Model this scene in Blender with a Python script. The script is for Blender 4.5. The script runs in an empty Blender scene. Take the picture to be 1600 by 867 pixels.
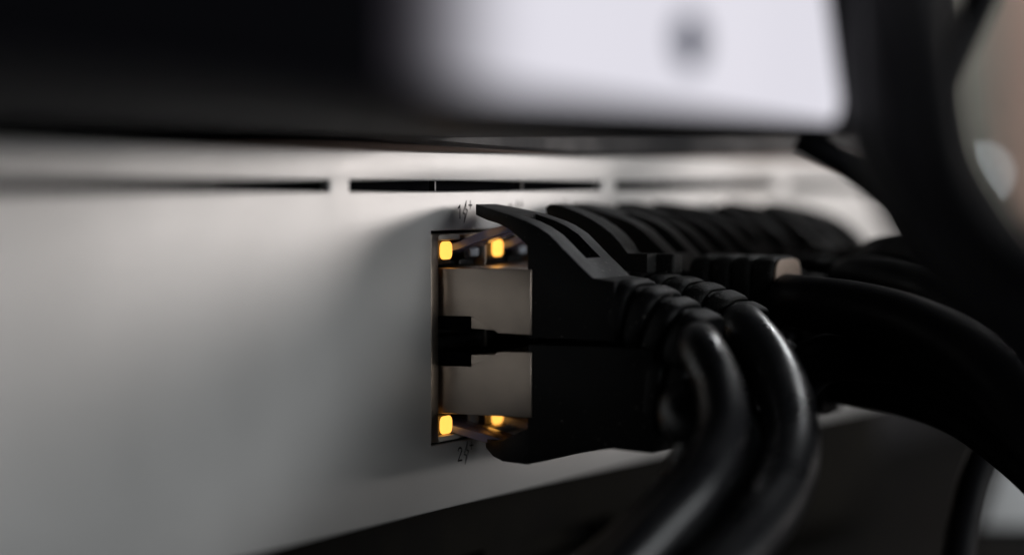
import bpy, bmesh, math, random
from mathutils import Vector, Matrix
random.seed(4)
S = bpy.context.scene
COL = S.collection
MM = 0.001
R = math.radians

# ---------------------------------------------------------------- camera
YAW = R(62.0)
CAM = Vector((-249.7, -143.9, 39.8))          # millimetres; panel front is the plane Y=0, out of it is -Y
FPX = 3720.0
cd = bpy.data.cameras.new('camera')
cam = bpy.data.objects.new('camera', cd); COL.objects.link(cam)
cam.location = CAM * MM
cam.rotation_euler = (R(90), 0, -YAW)
cd.sensor_width = 36.0
cd.lens = FPX / 1600 * 36
cd.shift_y = -(433.5 - 290.0) / 1600
cd.clip_start = 0.005; cd.clip_end = 20
cd.dof.use_dof = True
cd.dof.focus_distance = 0.2915
cd.dof.aperture_fstop = cd.lens / 11.8         # about 11 mm of aperture
cd.dof.aperture_blades = 0
S.camera = cam

# ---------------------------------------------------------------- light
w = bpy.data.worlds.new('World'); S.world = w; w.use_nodes = True
w.node_tree.nodes['Background'].inputs['Color'].default_value = (0.80, 0.90, 1.0, 1)
w.node_tree.nodes['Background'].inputs['Strength'].default_value = 0.025

def area(name, loc, target, sx, sy, power, color):
    l = bpy.data.lights.new(name, 'AREA'); l.shape = 'RECTANGLE'
    l.size = sx * MM; l.size_y = sy * MM; l.energy = power; l.color = color
    o = bpy.data.objects.new(name, l); COL.objects.link(o)
    o.location = Vector(loc) * MM
    o.rotation_euler = (Vector(target) - Vector(loc)).to_track_quat('-Z', 'Y').to_euler()
    return o
area('window_light', (60, -590, 85), (-40, 0, 22), 300, 200, 1.4, (0.95, 0.98, 1.0))
area('left_window_light', (-420, -700, 70), (30, 0, 30), 260, 120, 0.58, (0.93, 0.98, 1.0))  # added fill from the left, lights the port numbers
area('warm_room_light', (680, -440, 95), (60, -20, 25), 320, 140, 0.95, (1.0, 0.93, 0.90))
area('ceiling_light', (620, -70, 380), (60, -20, 25), 260, 260, 0.10, (1.0, 0.95, 0.90))  # added from the upper right to light the hood tops
wl_ = area('wall_light', (800, 230, 560), (1215, 300, 110), 200, 200, 1.25, (1.0, 0.90, 0.84))
area('back_room_light', (1500, 100, 900), (100, 0, 20), 500, 500, 90.0, (0.95, 0.97, 1.0))  # added rim light for highlights on cables and hoods
wl_.data.spread = R(90)

S.view_settings.view_transform = 'Standard'
S.view_settings.look = 'None'
S.view_settings.exposure = 0
S.view_settings.gamma = 1
S.cycles.use_denoising = True
S.cycles.max_bounces = 10

# ---------------------------------------------------------------- materials
def mat(name, color, rough=0.5, metal=0.0, noise=None, bump=None, spec=0.5, trans=0.0, emit=None, coat=0.0,
        rough_var=0.0, ior=1.5, aniso=0.0, dust=False, scuffs=False):
    m = bpy.data.materials.new(name); m.use_nodes = True
    nt = m.node_tree; N = nt.nodes; L = nt.links
    b = N['Principled BSDF']
    b.inputs['Base Color'].default_value = (*color, 1)
    b.inputs['Roughness'].default_value = rough
    b.inputs['Metallic'].default_value = metal
    b.inputs['Specular IOR Level'].default_value = spec
    b.inputs['Transmission Weight'].default_value = trans
    b.inputs['Coat Weight'].default_value = coat
    b.inputs['IOR'].default_value = ior
    b.inputs['Anisotropic'].default_value = aniso
    if emit:
        b.inputs['Emission Color'].default_value = (*emit[0], 1)
        b.inputs['Emission Strength'].default_value = emit[1]
    tc = N.new('ShaderNodeTexCoord')
    if noise:                                     # (scale per metre, second colour, contrast)
        n = N.new('ShaderNodeTexNoise'); n.inputs['Scale'].default_value = noise[0]
        n.inputs['Detail'].default_value = 5
        L.new(tc.outputs['Object'], n.inputs['Vector'])
        r = N.new('ShaderNodeValToRGB')
        r.color_ramp.elements[0].position = 0.5 - noise[2]; r.color_ramp.elements[1].position = 0.5 + noise[2]
        r.color_ramp.elements[0].color = (*color, 1); r.color_ramp.elements[1].color = (*noise[1], 1)
        L.new(n.outputs['Fac'], r.inputs['Fac']); L.new(r.outputs['Color'], b.inputs['Base Color'])
    if dust:                                      # pale lint and dust specks
        n = N.new('ShaderNodeTexNoise'); n.inputs['Scale'].default_value = 2300; n.inputs['Detail'].default_value = 2
        L.new(tc.outputs['Object'], n.inputs['Vector'])
        n2 = N.new('ShaderNodeTexNoise'); n2.inputs['Scale'].default_value = 120; n2.inputs['Detail'].default_value = 3
        L.new(tc.outputs['Object'], n2.inputs['Vector'])
        ad = N.new('ShaderNodeMath'); ad.operation = 'MULTIPLY_ADD'; ad.inputs[1].default_value = 0.35
        L.new(n2.outputs['Fac'], ad.inputs[0]); L.new(n.outputs['Fac'], ad.inputs[2])
        mr = N.new('ShaderNodeMapRange'); mr.inputs['From Min'].default_value = 0.875; mr.inputs['From Max'].default_value = 0.93
        L.new(ad.outputs[0], mr.inputs['Value'])
        mx = N.new('ShaderNodeMix'); mx.data_type = 'RGBA'
        mx.inputs[6].default_value = (*color, 1); mx.inputs[7].default_value = (0.16, 0.15, 0.14, 1)
        if b.inputs['Base Color'].links: L.new(b.inputs['Base Color'].links[0].from_socket, mx.inputs[6])
        L.new(mr.outputs['Result'], mx.inputs[0]); L.new(mx.outputs[2], b.inputs['Base Color'])
    if rough_var:
        n = N.new('ShaderNodeTexNoise'); n.inputs['Scale'].default_value = 160
        n.inputs['Detail'].default_value = 6
        L.new(tc.outputs['Object'], n.inputs['Vector'])
        mr = N.new('ShaderNodeMapRange')
        mr.inputs['From Min'].default_value = 0.3; mr.inputs['From Max'].default_value = 0.7
        mr.inputs['To Min'].default_value = rough - rough_var; mr.inputs['To Max'].default_value = rough + rough_var
        L.new(n.outputs['Fac'], mr.inputs['Value']); L.new(mr.outputs['Result'], b.inputs['Roughness'])
    if scuffs:                                    # faint finger smears: roughness only
        n = N.new('ShaderNodeTexNoise'); n.inputs['Scale'].default_value = 900; n.inputs['Detail'].default_value = 4
        mp = N.new('ShaderNodeMapping'); mp.inputs['Scale'].default_value = (0.12, 1, 1.0); mp.inputs['Rotation'].default_value = (0, 0.5, 0)
        L.new(tc.outputs['Object'], mp.inputs['Vector']); L.new(mp.outputs['Vector'], n.inputs['Vector'])
        mr = N.new('ShaderNodeMapRange'); mr.inputs['From Min'].default_value = 0.60; mr.inputs['From Max'].default_value = 0.75
        mr.inputs['To Max'].default_value = 0.03
        L.new(n.outputs['Fac'], mr.inputs['Value'])
        ad = N.new('ShaderNodeMath'); ad.operation = 'ADD'
        if b.inputs['Roughness'].links: L.new(b.inputs['Roughness'].links[0].from_socket, ad.inputs[0])
        else: ad.inputs[0].default_value = rough
        L.new(mr.outputs['Result'], ad.inputs[1]); L.new(ad.outputs[0], b.inputs['Roughness'])
    if bump:                                      # list of (scale, distance in mm)
        prev = None
        for sc, dist in bump:
            n = N.new('ShaderNodeTexNoise'); n.inputs['Scale'].default_value = sc
            n.inputs['Detail'].default_value = 3
            L.new(tc.outputs['Object'], n.inputs['Vector'])
            bp = N.new('ShaderNodeBump'); bp.inputs['Strength'].default_value = 1.0
            bp.inputs['Distance'].default_value = dist * MM
            L.new(n.outputs['Fac'], bp.inputs['Height'])
            if prev: L.new(prev.outputs['Normal'], bp.inputs['Normal'])
            prev = bp
        L.new(prev.outputs['Normal'], b.inputs['Normal'])
    return m

M = {}
M['panel'] = mat('satin_silver_paint', (0.60, 0.59, 0.575), 0.38, 0.50, noise=(9000, (0.70, 0.69, 0.68), 0.22), scuffs=True,
                 bump=[(7000, 0.022), (1800, 0.010), (25, 0.010)], rough_var=0.012)
M['dark_metal'] = mat('dark_powder_coat', (0.014, 0.014, 0.016), 0.5, 0.0, spec=0.3, bump=[(5200, 0.05)], rough_var=0.1)
M['glossy_black'] = mat('glossy_black_glass', (0.004, 0.004, 0.005), 0.30, spec=0.0, ior=1.04)
M['door'] = mat('satin_black_door', (0.008, 0.007, 0.010), 0.45, ior=1.08, bump=[(5200, 0.004)])
M['ink'] = mat('dark_print_ink', (0.01, 0.01, 0.011), 0.7, ior=1.2)
M['cage'] = mat('tinned_steel_cage', (0.52, 0.46, 0.40), 0.33, 1.0, noise=(500, (0.38, 0.33, 0.29), 0.2), bump=[(900, 0.02)])
M['jack'] = mat('black_jack_plastic', (0.012, 0.012, 0.013), 0.35, bump=[(3000, 0.01)])
M['lamp_on'] = mat('lit_amber_lamp', (0.9, 0.6, 0.1), 0.4, emit=((1.0, 0.45, 0.075), 1.7))
M['lamp_off'] = mat('clear_lamp_window', (0.42, 0.45, 0.50), 0.18)
M['pipe'] = mat('milky_light_pipe', (0.72, 0.66, 0.60), 0.35)
M['shell'] = mat('nickel_plug_shell', (0.68, 0.57, 0.48), 0.36, 1.0, noise=(300, (0.58, 0.49, 0.42), 0.3),
                 bump=[(1500, 0.006), (90, 0.06)], rough_var=0.06)
M['latch'] = mat('clear_bluish_latch', (0.30, 0.33, 0.60), 0.16, trans=0.35, ior=1.5)
M['boot'] = mat('matte_black_boot', (0.0045, 0.0045, 0.0045), 0.56, ior=1.30, noise=(6000, (0.009, 0.009, 0.008), 0.2), dust=True,
                bump=[(4200, 0.10), (9000, 0.05)], rough_var=0.1)
M['boot_smooth'] = mat('smooth_black_boot', (0.0035, 0.0035, 0.004), 0.56, ior=1.30, dust=True, bump=[(1500, 0.03), (6000, 0.02)], rough_var=0.08)
M['boot_matte'] = mat('matte_far_boot', (0.005, 0.0045, 0.0045), 0.6, ior=1.13, bump=[(1500, 0.03)], rough_var=0.08)  # same boot plastic for far plugs, lit tops dimmed by lower reflectance
M['tan'] = mat('tan_boot_end', (0.62, 0.47, 0.38), 0.5, noise=(1500, (0.55, 0.42, 0.34), 0.2), bump=[(2000, 0.03)])  # sleeve end in warm light, the light put into the colour
M['jacket'] = mat('black_cable_jacket', (0.010, 0.010, 0.0115), 0.33, ior=1.46, dust=True, bump=[(700, 0.03), (3500, 0.015)], rough_var=0.10)
M['jacket_dull'] = mat('dull_black_cable_jacket', (0.006, 0.006, 0.007), 0.5, ior=1.17, bump=[(700, 0.03), (3500, 0.02)], rough_var=0.12)
M['screen'] = mat('lit_white_screen', (0.01, 0.01, 0.01), 0.3, ior=1.04, emit=((0.93, 0.91, 1.0), 0.80))
def screen_fade(m):
    # soft left edge painted into the glow: emission fades from white to dark
    nt = m.node_tree; N = nt.nodes; L = nt.links
    tc = N.new('ShaderNodeTexCoord'); sp = N.new('ShaderNodeSeparateXYZ')
    L.new(tc.outputs['Object'], sp.inputs[0])
    r = N.new('ShaderNodeMapRange'); r.interpolation_type = 'SMOOTHSTEP'
    r.inputs['From Min'].default_value = -118 * MM; r.inputs['From Max'].default_value = -101 * MM
    L.new(sp.outputs['X'], r.inputs['Value'])
    mx = N.new('ShaderNodeMix'); mx.data_type = 'RGBA'
    mx.inputs[6].default_value = (0.025, 0.022, 0.030, 1); mx.inputs[7].default_value = (0.93, 0.91, 1.0, 1)
    L.new(r.outputs['Result'], mx.inputs[0])
    L.new(mx.outputs[2], N['Principled BSDF'].inputs['Emission Color'])
screen_fade(M['screen'])
M['button'] = mat('slate_blue_button', (0.04, 0.055, 0.12), 0.5)
M['desk'] = mat('dark_shelf', (0.006, 0.0055, 0.005), 0.8, ior=1.12, noise=(90, (0.010, 0.009, 0.007), 0.2), bump=[(800, 0.06)])
M['wall'] = mat('pinkish_plaster', (0.36, 0.275, 0.235), 0.8, noise=(14, (0.30, 0.225, 0.20), 0.25), bump=[(200, 0.4)])
M['frame'] = mat('grey_green_paint', (0.14, 0.155, 0.14), 0.6, noise=(22, (0.18, 0.19, 0.175), 0.25))
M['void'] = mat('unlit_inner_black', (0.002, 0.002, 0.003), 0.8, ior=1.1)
M['card'] = mat('white_card', (0.82, 0.82, 0.82), 0.5, noise=(60, (0.76, 0.76, 0.76), 0.3))
M['bulb'] = mat('small_round_lamp', (0.5, 0.55, 0.55), 0.5, emit=((0.86, 0.95, 1.0), 5.0))
M['dust'] = mat('pale_dust', (0.6, 0.58, 0.55), 0.9)

# ---------------------------------------------------------------- helpers
def tag(o, label=None, cat=None, group=None, kind=None):
    if label: o['label'] = label
    if cat: o['category'] = cat
    if group: o['group'] = group
    if kind: o['kind'] = kind
    return o

def thing(name, label, cat, loc=(0, 0, 0), group=None):
    o = bpy.data.objects.new(name, None); COL.objects.link(o)
    o.location = Vector(loc) * MM
    o.empty_display_size = 0.005
    return tag(o, label, cat, group)

def link(name, bm, m, parent=None, bevel=0.0, seg=2, smooth=True, origin=(0, 0, 0), boolean=None):
    """bm is in millimetres, world-aligned; origin is where the parent stands."""
    bmesh.ops.recalc_face_normals(bm, faces=bm.faces)
    if bm.calc_volume(signed=True) < 0: bmesh.ops.reverse_faces(bm, faces=bm.faces)
    me = bpy.data.meshes.new(name)
    for v in bm.verts: v.co = (v.co - Vector(origin)) * MM
    bm.to_mesh(me); bm.free()
    o = bpy.data.objects.new(name, me); COL.objects.link(o)
    me.materials.append(m)
    mods = False
    if boolean:
        for c in boolean:
            mo = o.modifiers.new('cut', 'BOOLEAN'); mo.operation = 'DIFFERENCE'; mo.object = c; mo.solver = 'EXACT'; mods = True
    if bevel:
        mo = o.modifiers.new('bevel', 'BEVEL'); mo.width = bevel * MM; mo.segments = seg
        mo.limit_method = 'ANGLE'; mo.angle_limit = R(32); mo.harden_normals = False; mods = True
    if mods:
        bpy.context.view_layer.update()
        dg = bpy.context.evaluated_depsgraph_get()
        me2 = bpy.data.meshes.new_from_object(o.evaluated_get(dg))
        o.modifiers.clear(); o.data = me2; me2.name = name
        bpy.data.meshes.remove(me)
    if smooth:
        o.data.shade_smooth()
        o.data.set_sharp_from_angle(angle=R(38))
    if boolean:
        for c in boolean: bpy.data.objects.remove(c)
    if parent is not None: o.parent = parent
    return o

def box(bm, x0, x1, y0, y1, z0, z1):
    vs = [bm.verts.new(p) for p in ((x0, y0, z0), (x1, y0, z0), (x1, y1, z0), (x0, y1, z0),
                                    (x0, y0, z1), (x1, y0, z1), (x1, y1, z1), (x0, y1, z1))]
    for f in ((0, 3, 2, 1), (4, 5, 6, 7), (0, 1, 5, 4), (1, 2, 6, 5), (2, 3, 7, 6), (3, 0, 4, 7)):
        bm.faces.new([vs[i] for i in f])

def rounded_plate(x0, x1, y0, y1, z0, z1, r):
    bm = bmesh.new(); P = []
    for cx, cz, a0 in ((x1 - r, z1 - r, 0), (x0 + r, z1 - r, 90), (x0 + r, z0 + r, 180), (x1 - r, z0 + r, 270)):
        for k in range(6): P.append((cx + r * math.cos(R(a0 + 18 * k)), cz + r * math.sin(R(a0 + 18 * k))))
    f = [bm.verts.new((x, y0, z)) for x, z in P]; b = [bm.verts.new((x, y1, z)) for x, z in P]
    bm.faces.new(f); bm.faces.new(list(reversed(b)))
    for k in range(len(P)):
        j = (k + 1) % len(P); bm.faces.new((f[k], b[k], b[j], f[j]))
    return bm

def boxes(*bs):
    bm = bmesh.new()
    for b in bs: box(bm, *b)
    return bm

def prism(profile, cx, flip=None):
    """profile: list of (out, z, x_left, x_right) walked round the outline; extruded across X. flip mirrors z about a height."""
    bm = bmesh.new(); a = []; b = []
    for out, z, xl, xr in profile:
        if flip is not None: z = 2 * flip - z
        a.append(bm.verts.new((cx + xl, -out, z))); b.append(bm.verts.new((cx + xr, -out, z)))
    bm.faces.new(a); bm.faces.new(list(reversed(b)))
    n = len(a)
    for i in range(n):
        j = (i + 1) % n
        bm.faces.new((a[i], b[i], b[j], a[j]))
    bmesh.ops.triangulate(bm, faces=[f for f in bm.faces if len(f.verts) > 4])
    return bm

def plate(x0, x1, z0, z1, holes, y0, y1):
    """rectangular plate (thickness y0..y1) with rectangular holes, one closed skin."""
    bm = bmesh.new()
    xs = sorted({x0, x1, *[h[0] for h in holes], *[h[1] for h in holes]})
    zs = sorted({z0, z1, *[h[2] for h in holes], *[h[3] for h in holes]})
    nx, nz = len(xs) - 1, len(zs) - 1
    def full(i, k):
        if i < 0 or k < 0 or i >= nx or k >= nz: return False
        cx, cz = (xs[i] + xs[i + 1]) / 2, (zs[k] + zs[k + 1]) / 2
        return not any(h[0] < cx < h[1] and h[2] < cz < h[3] for h in holes)
    V = {}
    def v(i, k, y):
        if (i, k, y) not in V: V[(i, k, y)] = bm.verts.new((xs[i], y, zs[k]))
        return V[(i, k, y)]
    for i in range(nx):
        for k in range(nz):
            if not full(i, k): continue
            for y in (y0, y1): bm.faces.new((v(i, k, y), v(i + 1, k, y), v(i + 1, k + 1, y), v(i, k + 1, y)))
            if not full(i - 1, k): bm.faces.new((v(i, k, y0), v(i, k + 1, y0), v(i, k + 1, y1), v(i, k, y1)))
            if not full(i + 1, k): bm.faces.new((v(i + 1, k, y0), v(i + 1, k + 1, y0), v(i + 1, k + 1, y1), v(i + 1, k, y1)))
            if not full(i, k - 1): bm.faces.new((v(i, k, y0), v(i + 1, k, y0), v(i + 1, k, y1), v(i, k, y1)))
            if not full(i, k + 1): bm.faces.new((v(i, k + 1, y0), v(i + 1, k + 1, y0), v(i + 1, k + 1, y1), v(i, k + 1, y1)))
    return bm

def catmull(pts, n=10):
    P = [Vector(p) for p in pts]
    P = [P[0] * 2 - P[1]] + P + [P[-1] * 2 - P[-2]]
    out = []
    for i in range(1, len(P) - 2):
        for k in range(n):
            t = k / n
            a, b, c, d = P[i - 1], P[i], P[i + 1], P[i + 2]
            out.append(0.5 * ((2 * b) + (c - a) * t + (2 * a - 5 * b + 4 * c - d) * t * t + (3 * b - a - 3 * c + d) * t ** 3))
    out.append(P[-2])
    return out

def sweep(bm, path, radii, seg=24, power=2.0, wide=1.0):
    """sweep a (super)ellipse along a path of points; radii one per point."""
    rings = []; n = len(path)
    side = None
    for i, p in enumerate(path):
        t = (path[min(i + 1, n - 1)] - path[max(i - 1, 0)]).normalized()
        if side is None:
            up = Vector((0, 0, 1)) if abs(t.z) < 0.95 else Vector((0, 1, 0))
            side = t.cross(up).normalized()
        side = (side - t * side.dot(t)).normalized()
        u = side.cross(t).normalized()
        ring = []
        for k in range(seg):
            a = 2 * math.pi * k / seg
            c, s = math.cos(a), math.sin(a)
            x = math.copysign(abs(c) ** (2 / power), c) * wide; y = math.copysign(abs(s) ** (2 / power), s)
            ring.append(bm.verts.new(p + (side * x + u * y) * radii[i]))
        rings.append(ring)
    for i in range(n - 1):
        for k in range(seg):
            j = (k + 1) % seg
            bm.faces.new((rings[i][k], rings[i][j], rings[i + 1][j], rings[i + 1][k]))
    bm.faces.new(list(reversed(rings[0]))); bm.faces.new(rings[-1])
    return bm

def at(px, py, depth):
    """a point of the place, given a direction of sight and a distance (mm) along the view axis"""
    u = (px - 800) / FPX
    d = Vector((math.sin(YAW), math.cos(YAW), 0)); r = Vector((math.cos(YAW), -math.sin(YAW), 0))
    p = CAM + d * depth + r * (u * depth)
    p.z = CAM.z - (py - 290) / FPX * depth
    return p

def tube(name, pts, rad, m, parent=None, origin=(0, 0, 0), n=10, seg=24):
    path = catmull(pts, n)
    return link(name, sweep(bmesh.new(), path, [rad] * len(path), seg), m, parent, origin=origin)

# ---------------------------------------------------------------- setting: shelf, wall
tag(link('shelf_surface', boxes((-700, 1100, -700, 900, -40, -22)), M['desk'], bevel=1.0), kind='structure')
wp = at(1600, 290, 1500)
def wall_piece(name, px0, px1, depth, m, z0=-1200, z1=1200, thick=40):
    a = at(px0, 290, depth); b = at(px1, 290, depth)
    d = Vector((math.sin(YAW), math.cos(YAW), 0))
    bm = bmesh.new(); vs = []
    for z in (z0, z1):
        for q in (a, b, b + d * thick, a + d * thick): vs.append(bm.verts.new((q.x, q.y, z)))
    for f in ((0, 1, 2, 3), (4, 5, 6, 7), (0, 1, 5, 4), (1, 2, 6, 5), (2, 3, 7, 6), (3, 0, 4, 7)): bm.faces.new([vs[i] for i in f])
    return link(name, bm, m, bevel=3)
tag(wall_piece('wall', 200, 3600, 1500, M['wall']), kind='structure')
wf = wall_piece('door_frame', 1440, 1558, 1440, M['frame'])
tag(wf, 'grey green door frame standing blurred before the pink wall at the far right', 'door frame')

# ---------------------------------------------------------------- the switch
SW = thing('network_switch', 'silver rack network switch with rows of plugged ports and amber lamps', 'network switch', (0, 0, 0))
X0, X1, ZB, ZT = -252.0, 188.0, 0.3, 43.9
PX0, PX1, PZ0, PZ1 = 0.2, 108.2, 8.3, 34.3            # port block opening
slots = []
x = -18.4
SL, GAP = 66.4, 4.1
edges = [(-155.3, -93.0), (-88.9, -22.6), (-18.5, 47.9), (52.0, 114.0), (118.1, 176.0)]
for a, b in edges: slots.append((a, b, 39.12, 40.36))
holes = [(PX0, PX1, PZ0, PZ1)] + slots
pn = link('front_panel', plate(X0, X1, ZB, ZT, holes, 0, 1.2), M['panel'], SW, bevel=0.22, seg=3)
hs = link('housing', plate(X0 + .5, X1 - .5, ZB + .4, ZT - .35, [], 1.2, 4).copy() if False else boxes(
    (X0 + 0.4, X1 - 0.4, 1.25, 285, ZT - 1.6, ZT - 0.4), (X0 + 0.4, X1 - 0.4, 1.25, 285, ZB + 0.2, ZB + 1.4),
    (X0 + 0.4, X0 + 1.4, 1.25, 285, ZB + 1.45, ZT - 1.65), (X1 - 1.4, X1 - 0.4, 1.25, 285, ZB + 1.45, ZT - 1.65),
    (X0 + 1.45, X1 - 1.45, 283, 285, ZB + 1.45, ZT - 1.65)), M['dark_metal'], SW, bevel=0.2)
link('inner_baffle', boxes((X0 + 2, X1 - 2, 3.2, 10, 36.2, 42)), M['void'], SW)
for a, b in edges:                                     # thin ribs that bridge each vent slot
    n = 3
    for k in range(1, n):
        xx = a + (b - a) * (k / n) + (-0.4 if k == 1 else 0.3)
        link('vent_rib', boxes((xx - 0.16, xx + 0.16, 1.22, 2.0, 38.9, 40.6)), M['jack'], SW)

RU = tag(link('rack_unit', plate(X0, X1, -21.9, -0.1, [(-200 + 40 * k, -170 + 40 * k, -13, -9) for k in range(9)], 9, 11), M['desk'], bevel=0.3),
         'black rack unit directly under the silver switch, its front set back in the dark', 'rack unit')
link('housing', boxes((X0 + 1, X1 - 1, 14, 284, -21.7, -0.4)), M['desk'], RU, bevel=0.5)

# --- port block
PITCH = 13.3
NC = 8
def cxp(i): return 8.3 + PITCH * i
cage = thing('port_block', None, None); cage.parent = SW
for k in ('label', 'category', 'group'):
    if k in cage: del cage[k]
hol = []
for i in range(NC):
    c = cxp(i)
    hol.append((c - 6.0, c + 6.15, 21.9, 33.55)); hol.append((c - 6.0, c + 6.15, 9.05, 19.6))
link('steel_cage', plate(PX0 + 0.15, PX1 - 0.15, PZ0 + 0.3, PZ1 - 0.35, [(PX0 + 1.95, PX1 - 1.2, PZ0 + 0.7, PZ1 - 0.75)], 0.12, 14.0), M['cage'], cage, bevel=0.15)
for i in range(NC - 1):
    xx = cxp(i) + PITCH / 2
    link('divider', boxes((xx - 0.22, xx + 0.22, 0.55, 13.9, PZ0 + 0.8, PZ1 - 0.9)), M['cage'], cage, bevel=0.08)
link('jack_body', boxes((PX0 + 1.6, PX1 - 1.25, 5.5, 13.9, PZ0 + 0.8, PZ1 - 0.9)), M['jack'], cage)
for i in range(NC):
    c = cxp(i)
    # black insert of each port: surround pieces (top carries the lamps), middle web
    link('jack_insert', boxes((c - 6.15, c + 6.2, 0.95, 5.4, 20.2, 21.2)), M['jack'], cage, bevel=0.12)
    for up in (1, 0):
        def Z(z): return z if up else 42.35 - z
        def bx(x0, x1, y0, y1, z0, z1):
            a, b = sorted((Z(z0), Z(z1))); return (x0, x1, y0, y1, a, b)
        lit = True
        link('light_pipe', boxes(bx(c - 6.1, c - 0.9, 0.02, 2.0, 33.1, 33.8)), M['pipe'], cage, bevel=0.18)
        if up: link('light_pipe', boxes(bx(c + 1.8, c + 6.1, 0.9, 5.4, 33.2, 33.7)), M['pipe'], cage, bevel=0.18)
        link('lamp', rounded_plate(*bx(c - 5.45, c - 2.65, 0.16, 0.45, 30.75, 32.95), 0.75), M['lamp_on'], cage, bevel=0.12, seg=2)
        link('lamp_seat', boxes(bx(c - 5.7, c - 2.0, 0.8, 5.4, 30.2, 33.05)), M['jack'], cage, bevel=0.1)
        link('lamp', boxes(bx(c + 3.3, c + 5.6, 0.9, 1.5, 30.9, 32.6)), M['lamp_off'], cage, bevel=0.25, seg=2)
        link('lamp_seat', boxes(bx(c + 2.9, c + 6.0, 1.55, 5.4, 30.65, 33.05)), M['jack'], cage, bevel=0.1)
        link('lamp_holder', boxes(bx(c + 2.4, c + 6.1, 2.0, 5.4, 29.8, 30.6)), M['jack'], cage, bevel=0.15)
        # latch notch ledge and small contact step below the lamps
        link('latch_ledge', boxes(bx(c - 2.4, c + 2.4, 2.6, 5.4, 29.9, 30.5)), M['jack'], cage, bevel=0.1)

# --- printed port numbers with bolt and plus
def stroke(bm, pts, wd, ox, oz, closed=False):
    """a flat printed line of given width on the panel face"""
    n = len(pts); seq = range(n if closed else n - 1)
    for i in seq:
        a = Vector(pts[i]); b = Vector(pts[(i + 1) % n]); d = (b - a).normalized(); nn = Vector((-d.y, d.x)) * wd / 2
        a2 = a - d * wd * 0.35; b2 = b + d * wd * 0.35
        y = -0.012 - 0.0012 * i - stroke.off
        vs = [bm.verts.new((ox + q.x, y, oz + q.y)) for q in (a2 + nn, b2 + nn, b2 - nn, a2 - nn)]
        bm.faces.new(vs)
    stroke.off += 0.0006
stroke.off = 0
DIG = {'1': [[(0.0, 1.25), (0.45, 1.6), (0.45, 0)]],
       '2': [[(0.0, 1.25), (0.15, 1.5), (0.5, 1.6), (0.85, 1.45), (0.9, 1.15), (0.0, 0.0), (0.95, 0.0)]],
       '3': [[(0.0, 1.4), (0.4, 1.6), (0.8, 1.4), (0.8, 1.05), (0.35, 0.85), (0.85, 0.65), (0.85, 0.2), (0.4, 0.0), (0.0, 0.2)]],
       '4': [[(0.7, 0), (0.7, 1.6), (0.0, 0.5), (0.95, 0.5)]],
       '5': [[(0.85, 1.6), (0.1, 1.6), (0.05, 0.9), (0.55, 1.0), (0.9, 0.6), (0.6, 0.05), (0.0, 0.1)]],
       '6': [[(0.75, 1.6), (0.2, 1.0), (0.05, 0.4), (0.4, 0.0), (0.85, 0.3), (0.75, 0.8), (0.15, 0.8)]],
       '7': [[(0.0, 1.6), (0.9, 1.6), (0.35, 0)]]}
for col_i in range(3):
    for row in (0, 1):
        num = str(1 + 2 * col_i + row)
        ox = 6.75 + PITCH * col_i; oz = 35.75 if row == 0 else 5.85
        stroke.off = 0
        bm = bmesh.new()
        for pl in DIG[num]: stroke(bm, pl, 0.22, ox, oz)
        dx = 1.35 if num == '1' else 1.65
        bolt = [(dx + 0.72, 2.15), (dx - 0.10, 0.62), (dx + 0.42, 0.55), (dx + 0.15, -0.55), (dx + 1.0, 1.0), (dx + 0.52, 1.12)]
        stroke(bm, bolt, 0.16, ox, oz, closed=True)
        pxx = dx + 1.75
        stroke(bm, [(pxx - 0.42, 1.6), (pxx + 0.42, 1.6)], 0.19, ox, oz)
        stroke(bm, [(pxx, 1.12), (pxx, 2.12)], 0.17, ox, oz)
        link('port_number', bm, M['ink'], SW, smooth=False)

# ---------------------------------------------------------------- patch cables
def plug_shell(c, up, t, mid=21.175):
    if not up: mid = 20.9
    f = None if up else mid
    def Z(z): return z if up else 2 * mid - z
    def bx(x0, x1, y0, y1, z0, z1):
        a, b = sorted((Z(z0), Z(z1))); return (x0, x1, y0, y1, a, b)
    prof = [(12.2, 29.75), (-6.0, 29.75), (-6.0, 23.9), (4.0, 23.9), (4.0, 22.45), (7.6, 22.3), (7.7, 22.0), (12.2, 21.9)]
    bm = prism([(o, z, -5.5, 5.5) for o, z in prof], c, flip=f)
    link('plug_shell', bm, M['shell'], t, bevel=0.28, seg=3)
    link('plug_nose', boxes(bx(c - 5.3, c + 5.3, -3.9, 3.0, 22.2, 23.8)), M['void'], t, bevel=0.15)
    # latch: a thin sprung tongue rising out of the port to under the hood
    lp = [(-4.5, 31.6), (0.5, 32.9), (4.0, 34.3), (8.3, 35.3), (8.6, 34.8), (8.3, 34.3), (4.2, 33.3), (0.7, 32.0), (-4.5, 30.8)]
    if not up: lp = [(o, z - (0.9 if o > 2 else 0.3)) for o, z in lp]
    wl = lambda o: 2.5 if o < 3 else 2.2
    lo = link('latch', prism([(o, z, -wl(o), wl(o)) for o, z in lp], c, flip=f), M['latch'], t, bevel=0.1)

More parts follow.
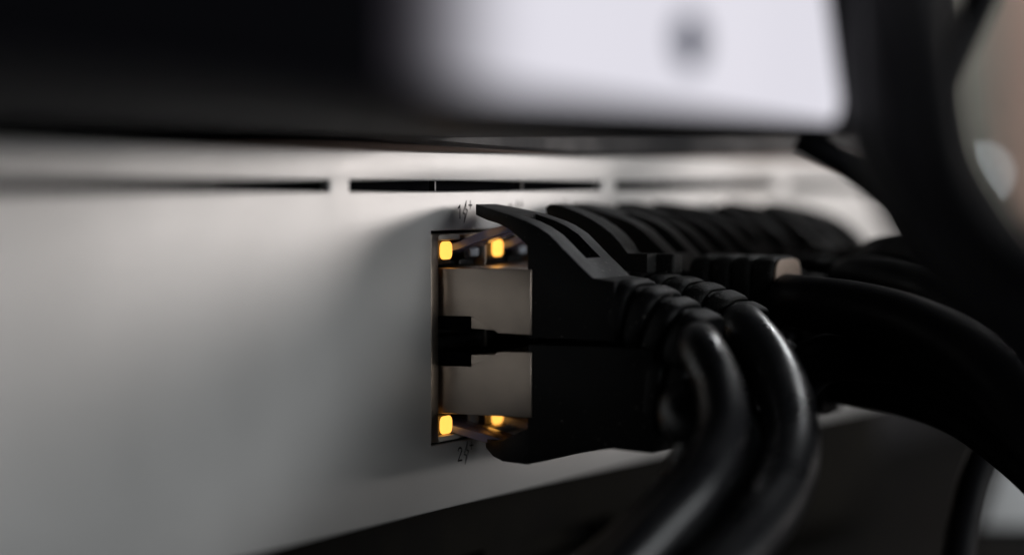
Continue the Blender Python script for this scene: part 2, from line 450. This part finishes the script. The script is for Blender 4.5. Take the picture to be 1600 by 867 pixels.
def relief(t, boot, path, m, end_r=4.2, nrib=5, r0=4.6, r1=4.0, wide=1.1, power=3.2, lit_end=False, rib_w=0.62):
    pts = catmull(path, 14); n = len(pts)
    core = [(r0 + (r1 - r0) * i / (n - 1)) * 0.86 for i in range(n)]
    link('strain_relief', sweep(bmesh.new(), pts, core, 28, power, wide), m, t)
    L = [0]
    for i in range(1, n): L.append(L[-1] + (pts[i] - pts[i - 1]).length)
    def point(s):
        s = max(0, min(L[-1], s))
        for i in range(1, n):
            if L[i] >= s:
                k = (s - L[i - 1]) / (L[i] - L[i - 1]); return pts[i - 1].lerp(pts[i], k)
        return pts[-1]
    step = L[-1] / nrib
    for k in range(nrib):
        s0 = step * k + step * 0.10; s1 = s0 + step * rib_w * 1.25
        if k == nrib - 1: s1 = L[-1] + 0.4
        rr = r0 + (r1 - r0) * (s0 / L[-1])
        q = []; rad = []
        N_ = 8
        for j in range(N_ + 1):
            u = j / N_
            p = point(s0 + (s1 - s0) * u)
            if k == nrib - 1 and j == N_: p = p + (pts[-1] - pts[-2]).normalized() * 0.25
            q.append(p)
            rad.append(rr * (0.93 + 0.07 * min(1.0, math.sin(math.pi * min(max(u, .0), 1.0)) ** 0.4 * 1.05)))
        rb = link('rib', sweep(bmesh.new(), q, rad, 28, power, wide), m, boot)
    if lit_end:  # added disc, tinted like a sleeve end catching warm light
        p0 = pts[-1]; d = (pts[-1] - pts[-2]).normalized()
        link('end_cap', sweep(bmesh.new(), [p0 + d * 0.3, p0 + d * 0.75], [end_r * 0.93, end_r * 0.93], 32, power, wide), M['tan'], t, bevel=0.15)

def grid_solid(cols, c, gone, flip=None):
    """cols: one (out, (x0..x3), (z0, z1, z2)) per station; cells between stations, strips and levels; gone(i, j, k) leaves a cell out."""
    bm = bmesh.new(); V = {}
    n, nx, nz = len(cols) - 1, len(cols[0][1]) - 1, len(cols[0][2]) - 1
    def v(i, j, k):
        if (i, j, k) not in V:
            o, xs, zs = cols[i]
            V[(i, j, k)] = bm.verts.new((c + xs[j], -o, zs[k] if flip is None else 2 * flip - zs[k]))
        return V[(i, j, k)]
    def full(i, j, k):
        return 0 <= i < n and 0 <= j < nx and 0 <= k < nz and not gone(i, j, k)
    for i in range(n):
        for j in range(nx):
            for k in range(nz):
                if not full(i, j, k): continue
                q = lambda a, b_, c_: v(i + a, j + b_, k + c_)
                for (di, dj, dk), f in (((-1, 0, 0), ((0, 0, 0), (0, 1, 0), (0, 1, 1), (0, 0, 1))), ((1, 0, 0), ((1, 0, 0), (1, 0, 1), (1, 1, 1), (1, 1, 0))),
                                        ((0, -1, 0), ((0, 0, 0), (0, 0, 1), (1, 0, 1), (1, 0, 0))), ((0, 1, 0), ((0, 1, 0), (1, 1, 0), (1, 1, 1), (0, 1, 1))),
                                        ((0, 0, -1), ((0, 0, 0), (1, 0, 0), (1, 1, 0), (0, 1, 0))), ((0, 0, 1), ((0, 0, 1), (0, 1, 1), (1, 1, 1), (1, 0, 1)))):
                    if not full(i + di, j + dj, k + dk): bm.faces.new([q(*p) for p in f])
    return bm

def boot_forked(t, c, up, m, mid=21.175, low=False):
    f = None if up else mid
    W = lambda l, r: (l, -1.7, 2.3, r)
    if low:
        st = [(4.1, -1.9, 3.0, 34.6, 33.5), (6.0, -3.6, 4.2, 35.4, 33.6), (8.0, -4.8, 4.8, 35.8, 33.3), (11.6, -5.2, 5.2, 35.95, 31.6), (11.7, -5.2, 5.2, 35.9, 21.6),
              (13.5, -5.2, 5.2, 35.5, 21.6), (17.5, -5.2, 5.2, 34.3, 21.6), (22.5, -5.1, 5.1, 33.5, 21.6), (28.0, -5.0, 5.0, 33.8, 21.6)]
        cols = [(o, W(l, r), (zb, (zb + zt) / 2, zt)) for o, l, r, zt, zb in st]
        return link('boot', grid_solid(cols, c, lambda i, j, k: False, f), m, t, bevel=0.5, seg=3)
    st = [(2.6, -1.7, 3.6, 37.5, 36.2), (5.0, -3.3, 4.5, 37.05, 35.6), (7.0, -4.1, 4.8, 36.65, 35.2), (8.8, -4.8, 5.0, 36.3, 34.6), (11.6, -5.2, 5.1, 35.45, 32.6),
          (11.7, -5.2, 5.1, 35.4, 21.6), (13.0, -5.2, 5.15, 34.85, 21.6), (14.6, -5.2, 5.15, 33.9, 21.6), (17.7, -5.2, 5.15, 31.1, 21.6),
          (20.3, -5.15, 5.1, 28.85, 21.6), (23.0, -5.0, 5.0, 28.5, 21.6)]
    cols = [(o, W(l, r), (zb, zt - 3.2 if o > 11.65 else (zb + zt) / 2, zt)) for o, l, r, zt, zb in st]
    return link('boot', grid_solid(cols, c, lambda i, j, k: j == 1 and ((k == 1 and 3 <= i <= 7) or (k == 0 and i == 3)), f), m, t, bevel=0.42, seg=3)

def boot_fin(t, c, m):
    """low boot with a narrow curved guard over the latch"""
    b = link('boot', prism([(11.7, 29.4, -5.2, 5.2), (17.5, 29.2, -5.1, 5.1), (18.0, 28.6, -5.0, 5.0), (18.0, 21.4, -5.0, 5.0), (11.7, 21.4, -5.2, 5.2)], c),
             m, t, bevel=0.5, seg=3)
    top = [(5.6, 37.0), (6.2, 37.45), (7.2, 37.4), (8.6, 36.95), (10.4, 36.3), (12.0, 35.6), (13.6, 34.7), (15.0, 33.7), (16.1, 32.6), (16.8, 31.6), (17.15, 31.35), (19.8, 31.3)]
    bot = [(19.8, 29.0), (11.8, 29.0), (11.8, 32.6), (8.2, 34.6), (5.7, 36.0)]
    fin = link('latch_guard', prism([(o, z, -2.1, 1.9) for o, z in top + bot], c), m, t, bevel=0.22, seg=3)
    link('guard_foot', boxes((c + 0.6, c + 3.6, -22.2, -17.6, 28.6, 31.25)), m, b, bevel=0.45, seg=3)
    return b

CABG = 'black patch cables plugged into the upper row of ports'
LOWG = 'black patch cables plugged into the lower row of ports'
CR = 3.05

# cable 1: nearest, upper row
def patch(i, up, label, group):
    t = thing('patch_cable', label, 'cable', (0, 0, 0), group)
    plug_shell(cxp(i), up, t)
    return t

t = patch(0, True, 'nearest upper patch cable, slotted boot hood over first port, drooping ribbed sleeve', CABG)
b = boot_forked(t, cxp(0), True, M['boot_smooth'])
relief(t, b, [Vector((cxp(0), -21.5, 24.9)), Vector((cxp(0), -25.5, 23.9)), Vector((cxp(0), -32.0, 20.9))], M['boot_smooth'], nrib=4, r0=4.25, r1=3.9, wide=1.2)
e = Vector((cxp(0), -31.5, 21.1))
tube('jacket', [e, at(1095, 545, 270), at(1124, 605, 264), at(1128, 680, 258), at(1090, 755, 252), at(1028, 825, 247), at(950, 905, 242), at(860, 990, 238)], CR * 0.87, M['jacket'], t, seg=32)

# cable 3: second column, narrow curved guard, sharp focus
t = patch(1, True, 'upper patch cable with narrow curved speckled guard, second boot from the left', CABG)
b = boot_fin(t, cxp(1), M['boot'])
relief(t, b, [Vector((cxp(1), -17.0, 25.2)), Vector((cxp(1), -23.0, 24.6)), Vector((cxp(1), -28.0, 23.3)), Vector((cxp(1), -32.4, 21.2))], M['boot'], nrib=6, r0=4.1, r1=4.0, wide=1.15, rib_w=0.66)
tube('jacket', [Vector((cxp(1), -31.0, 21.6)), at(1164, 518, 287), at(1206, 572, 280), at(1232, 640, 272), at(1236, 712, 264), at(1210, 785, 257), at(1158, 855, 250), at(1085, 935, 243), at(1000, 1010, 238)], CR * 1.05, M['jacket'], t, seg=32)

# cable 5: third column, straight ribbed sleeve with its end face coloured as if in warm light
t = patch(2, True, 'upper patch cable with straight ribbed sleeve and tan end cap', CABG)
b = boot_forked(t, cxp(2), True, M['boot_smooth'])
relief(t, b, [Vector((cxp(2), -20.5, 26.7)), Vector((cxp(2), -26, 26.7)), Vector((cxp(2), -31.8, 26.6))], M['boot'], nrib=4, r0=4.25, r1=4.25, end_r=4.2, wide=1.1, power=4.5, lit_end=True, rib_w=0.72)
tube('jacket', [Vector((cxp(2), -31.5, 25.2)), at(1262, 474, 296), at(1330, 482, 290), at(1420, 505, 282), at(1510, 550, 272), at(1590, 625, 262), at(1670, 740, 252), at(1740, 900, 244)], CR * 1.12, M['jacket_dull'], t, seg=32)

more = [(3, 'fourth upper patch cable, blurred slotted boot beyond the curved guard', (28.5, 24.0)),
        (4, 'fifth upper patch cable, blurred brownish lit boot behind the slotted one', (28.0, 24.5)),
        (5, 'sixth upper patch cable, blurred narrow guard before the panel', (29.0, 23.5)),
        (6, 'seventh upper patch cable, very blurred boot towards the far end', (27.5, 24.0)),
        (7, 'farthest upper patch cable, boot lost in blur by the hanging cables', (28.0, 23.0))]
offs = [(1330, 430, 318, 1480, 455, 290), (1370, 420, 330, 1530, 440, 300), (1400, 425, 345, 1540, 500, 315), (1420, 410, 352, 1560, 450, 322), (1440, 420, 366, 1570, 520, 340)]
for (i, lab, (o1, z1)), of in zip(more, offs):
    t = patch(i, True, lab, CABG)
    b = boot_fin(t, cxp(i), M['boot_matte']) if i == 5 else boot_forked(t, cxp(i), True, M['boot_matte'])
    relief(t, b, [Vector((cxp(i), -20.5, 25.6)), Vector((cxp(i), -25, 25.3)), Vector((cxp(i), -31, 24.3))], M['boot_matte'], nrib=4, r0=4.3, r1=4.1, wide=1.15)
    tube('jacket', [Vector((cxp(i), -30.5, 24.3)), Vector((cxp(i) + 1, -38, 22.5)), at(*of[:3]), at(*of[3:]), at(of[3] + 130, of[4] + 120, of[5] - 20), at(of[3] + 260, of[4] + 330, of[5] - 35)], CR, M['jacket_dull'], t)

lows = [(0, 'nearest lower patch cable, hooked boot over the second port', True),
        (1, 'second lower patch cable, boot in deep shade behind the hooked one', True),
        (2, 'third lower patch cable, hidden in shade below the tan ended sleeve', True),
        (3, 'fourth lower patch cable, dark strand of the thick bundle at the right', True),
        (4, 'farthest lower patch cable, lowest strand of the bundle at the right', True)]
lowpaths = [
    [at(1070, 640, 268), at(1092, 700, 266), at(1065, 765, 264), at(1000, 835, 260), at(925, 905, 256), at(840, 980, 252)],
    [at(1150, 640, 280), at(1182, 700, 270), at(1156, 762, 264), at(1100, 825, 258), at(1035, 888, 252), at(950, 965, 246)],
    [at(1290, 560, 296), at(1400, 560, 290), at(1500, 590, 282), at(1600, 660, 272), at(1700, 770, 262)],
    [at(1280, 590, 316), at(1400, 610, 306), at(1500, 645, 298), at(1600, 718, 288), at(1700, 820, 280)],
    [at(1330, 545, 330), at(1450, 560, 318), at(1540, 600, 306), at(1640, 680, 296), at(1720, 780, 288)],
]
for (i, lab, low), pth in zip(lows, lowpaths):
    t = patch(i, False, lab, LOWG)
    b = boot_forked(t, cxp(i), False, M['boot_smooth'], low=True)
    relief(t, b, [Vector((cxp(i), -26.5, 15.6)), Vector((cxp(i), -30, 15.2)), Vector((cxp(i), -34, 14.0))], M['boot_smooth'], nrib=3, r0=5.6, r1=4.2, wide=0.95)
    tube('jacket', [Vector((cxp(i), -33, 14.2))] + pth, CR if i != 1 else CR * 0.78, M['jacket'] if i < 2 else M['jacket_dull'], t)

# every cable stands at its own port; the farther ones are tugged a little out of line
tilt = {3: (1.0, -1.4, 1.2), 4: (-2.0, 1.8, -2.6), 5: (2.2, -3.0, 3.2), 6: (-2.4, 3.0, -2.8), 7: (2.2, -2.6, 3.0)}
seen = {}
for t in [o for o in COL.objects if o.name.split('.')[0] == 'patch_cable']:
    up = t['group'] == CABG
    i = seen.get(up, 0); seen[up] = i + 1
    base = Vector((cxp(i), 0, 26 if up else 16))
    for ch in t.children_recursive: ch.data.transform(Matrix.Translation(-base * MM))
    t.location = base * MM
    if up and i in tilt: t.rotation_euler = [R(a) for a in tilt[i]]

# ---------------------------------------------------------------- the black device above
UD = thing('display_unit', 'black unit on top of the switch with a lit white screen', 'display unit', (0, 0, 0))
# body set back, its lower front lip sags slightly over the switch panel
def zlip(x):
    pts = [(-260, 46.9), (-95, 46.4), (-60, 45.9), (-20, 45.2), (10, 44.35), (40, 43.75), (80, 44.1), (120, 44.4), (190, 44.3)]
    for (a, za), (b_, zb) in zip(pts, pts[1:]):
        if a <= x <= b_: return za + (zb - za) * (x - a) / (b_ - a)
    return 44.3
bm = bmesh.new(); rows = []
xs = [-258 + 8 * k for k in range(57)]
for x in xs:
    zl = zlip(max(-259, min(189, x)))
    rows.append([bm.verts.new(p) for p in ((x, -1.6, zl), (x, -2.2, zl + 0.5), (x, -2.2, 120), (x, 240, 120), (x, 240, 47), (x, 1.0, 47.0 if zl > 45 else 46.0), (x, -0.4, zl + 0.05))])
for a, b_ in zip(rows, rows[1:]):
    for k in range(7):
        j = (k + 1) % 7; bm.faces.new((a[k], a[j], b_[j], b_[k]))
bm.faces.new(rows[0]); bm.faces.new(list(reversed(rows[-1])))
link('body', bm, M['dark_metal'], UD)
# projecting door with rounded right hand corner
FP = 65.0
prof = [(-262, 45.05), (-6, 45.05), (-1, 46.2), (1.2, 49.0), (1.8, 55), (1.8, 130), (-262, 130)]
bm = bmesh.new()
fr = [bm.verts.new((x, -FP, z)) for x, z in prof]
bk_prof = [(-262, 45.6), (2, 45.6), (7, 46.4), (9, 49.0), (10, 55), (10, 130), (-262, 130)]
bk = [bm.verts.new((x, -2.4, z)) for x, z in bk_prof]
bm.faces.new(fr); bm.faces.new(list(reversed(bk)))
for k in range(7):
    j = (k + 1) % 7; bm.faces.new((fr[k], bk[k], bk[j], fr[j]))
dr = link('door', bm, M['door'], UD, bevel=0.6, seg=3)
# glass sheet
gl = link('glass_front', boxes((-261, -2.5, -FP - 1.2, -FP - 0.02, 45.5, 129)), M['glossy_black'], UD, bevel=0.4, seg=3)
# screen: outline with one rounded lower corner, slanting right edge
yS = -FP - 1.24
out = [(-119, 46.6), (-43, 45.7)]
for k in range(7):
    a = R(-90 + 90 * k / 6 + 0); out.append((-40.9 + 2.2 * math.cos(a), 47.9 + 2.2 * math.sin(a)))
out += [(-42.5, 57.5), (-46.5, 75), (-49, 100), (-119, 100)]
bm = bmesh.new()
f0 = [bm.verts.new((x, yS - 0.15, z)) for x, z in out]; f1 = [bm.verts.new((x, yS + 0.02, z)) for x, z in out]
bm.faces.new(f0); bm.faces.new(list(reversed(f1)))
for k in range(len(out)):
    j = (k + 1) % len(out); bm.faces.new((f0[k], f1[k], f1[j], f0[j]))
sc = link('screen', bm, M['screen'], UD)
p0 = Vector((-73.8, yS - 0.16, 51.4))
bm = bmesh.new(); sweep(bm, [p0, p0 + Vector((0, -0.5, 0))], [2.35, 2.35], 40, 2.0, 1.2)
link('button', bm, M['button'], UD, bevel=0.1)

# ---------------------------------------------------------------- hanging cables at the right
hang = [
    ('thick black cable hanging from above at the right, nearest the pink wall', [(1400, -260, 205), (1412, -60, 204), (1414, 100, 203), (1430, 230, 201), (1500, 360, 198), (1600, 490, 194), (1740, 660, 190)], 4.2),
    ('black cable hanging beside the lit screen, left one of the hanging cables', [(1340, -260, 222), (1362, -60, 221), (1372, 110, 220), (1386, 220, 218), (1440, 335, 215), (1560, 460, 211), (1700, 590, 206)], 3.4),
    ('black cable looping down over the right end of the switch', [(1400, -260, 372), (1412, 0, 372), (1420, 150, 370), (1450, 290, 362), (1530, 420, 350), (1640, 560, 340)], 5.6)]
hang += [
    ('thin black cable sagging across the gap between the screen corner and the pink wall', [(1560, -60, 236), (1478, 120, 236), (1440, 230, 238), (1462, 330, 242), (1540, 400, 246), (1680, 440, 250)], 1.7),
    ('thin black cable curling behind the thick hanging pair, lowest of the loose strands', [(1250, 215, 262), (1330, 262, 262), (1400, 320, 262), (1450, 400, 262), (1540, 450, 262), (1680, 455, 262)], 1.5),
    ('slack black cable hooked over the thick hanging pair before the pink wall', [(1430, -60, 186), (1470, 110, 186), (1490, 240, 187), (1530, 330, 188), (1610, 400, 189), (1720, 440, 190)], 1.5)]
for lab, pts, r in hang:
    o = tube('hanging_cable', [at(*p) for p in pts], r, M['jacket_dull'], n=12, seg=28)
    tag(o, lab, 'cable', 'black cables hanging at the right')
# foreground dark strand low right
o = tube('loose_cable', [at(1640, 640, 330), at(1570, 670, 326), at(1530, 730, 322), at(1505, 820, 318), at(1490, 930, 314)], 2.3, M['jacket_dull'])
tag(o, 'thin black cable dropping beside the white card at the lower right', 'cable')

# ---------------------------------------------------------------- small blurred things
cbo = link('cabinet', boxes((236, 840, 40, 240, -21.9, 12)), M['dark_metal'], bevel=2.0)
tag(cbo, 'low dark cabinet standing blurred behind the cables at the lower right', 'cabinet')
c0 = at(1578, 770, 432)
bm = bmesh.new()
D = Vector((math.sin(YAW), math.cos(YAW), 0)); Rr = Vector((math.cos(YAW), -math.sin(YAW), 0))
pts2 = [(-5.2, -6.1), (12, -6.1), (12, 3), (-1.0, 5.4)]
lo_ = [bm.verts.new(c0 + Rr * a + Vector((0, 0, b_))) for a, b_ in pts2]
hi_ = [bm.verts.new(c0 + Rr * a + Vector((0, 0, b_)) + D * 3) for a, b_ in pts2]
bm.faces.new(lo_); bm.faces.new(list(reversed(hi_)))
for k in range(4):
    j = (k + 1) % 4; bm.faces.new((lo_[k], hi_[k], hi_[j], lo_[j]))
tag(link('card', bm, M['card'], bevel=0.3), 'small white card standing blurred behind the cables at the lower right', 'card')

b0 = at(1536, 272, 900)
o = link('small_lamp', sweep(bmesh.new(), [b0 - D * 2, b0 - D * 1, b0 + D * 1, b0 + D * 2], [1.0, 1.9, 1.9, 1.0], 24), M['bulb'])
tag(o, 'small round pale lamp glowing before the pink wall', 'lamp')
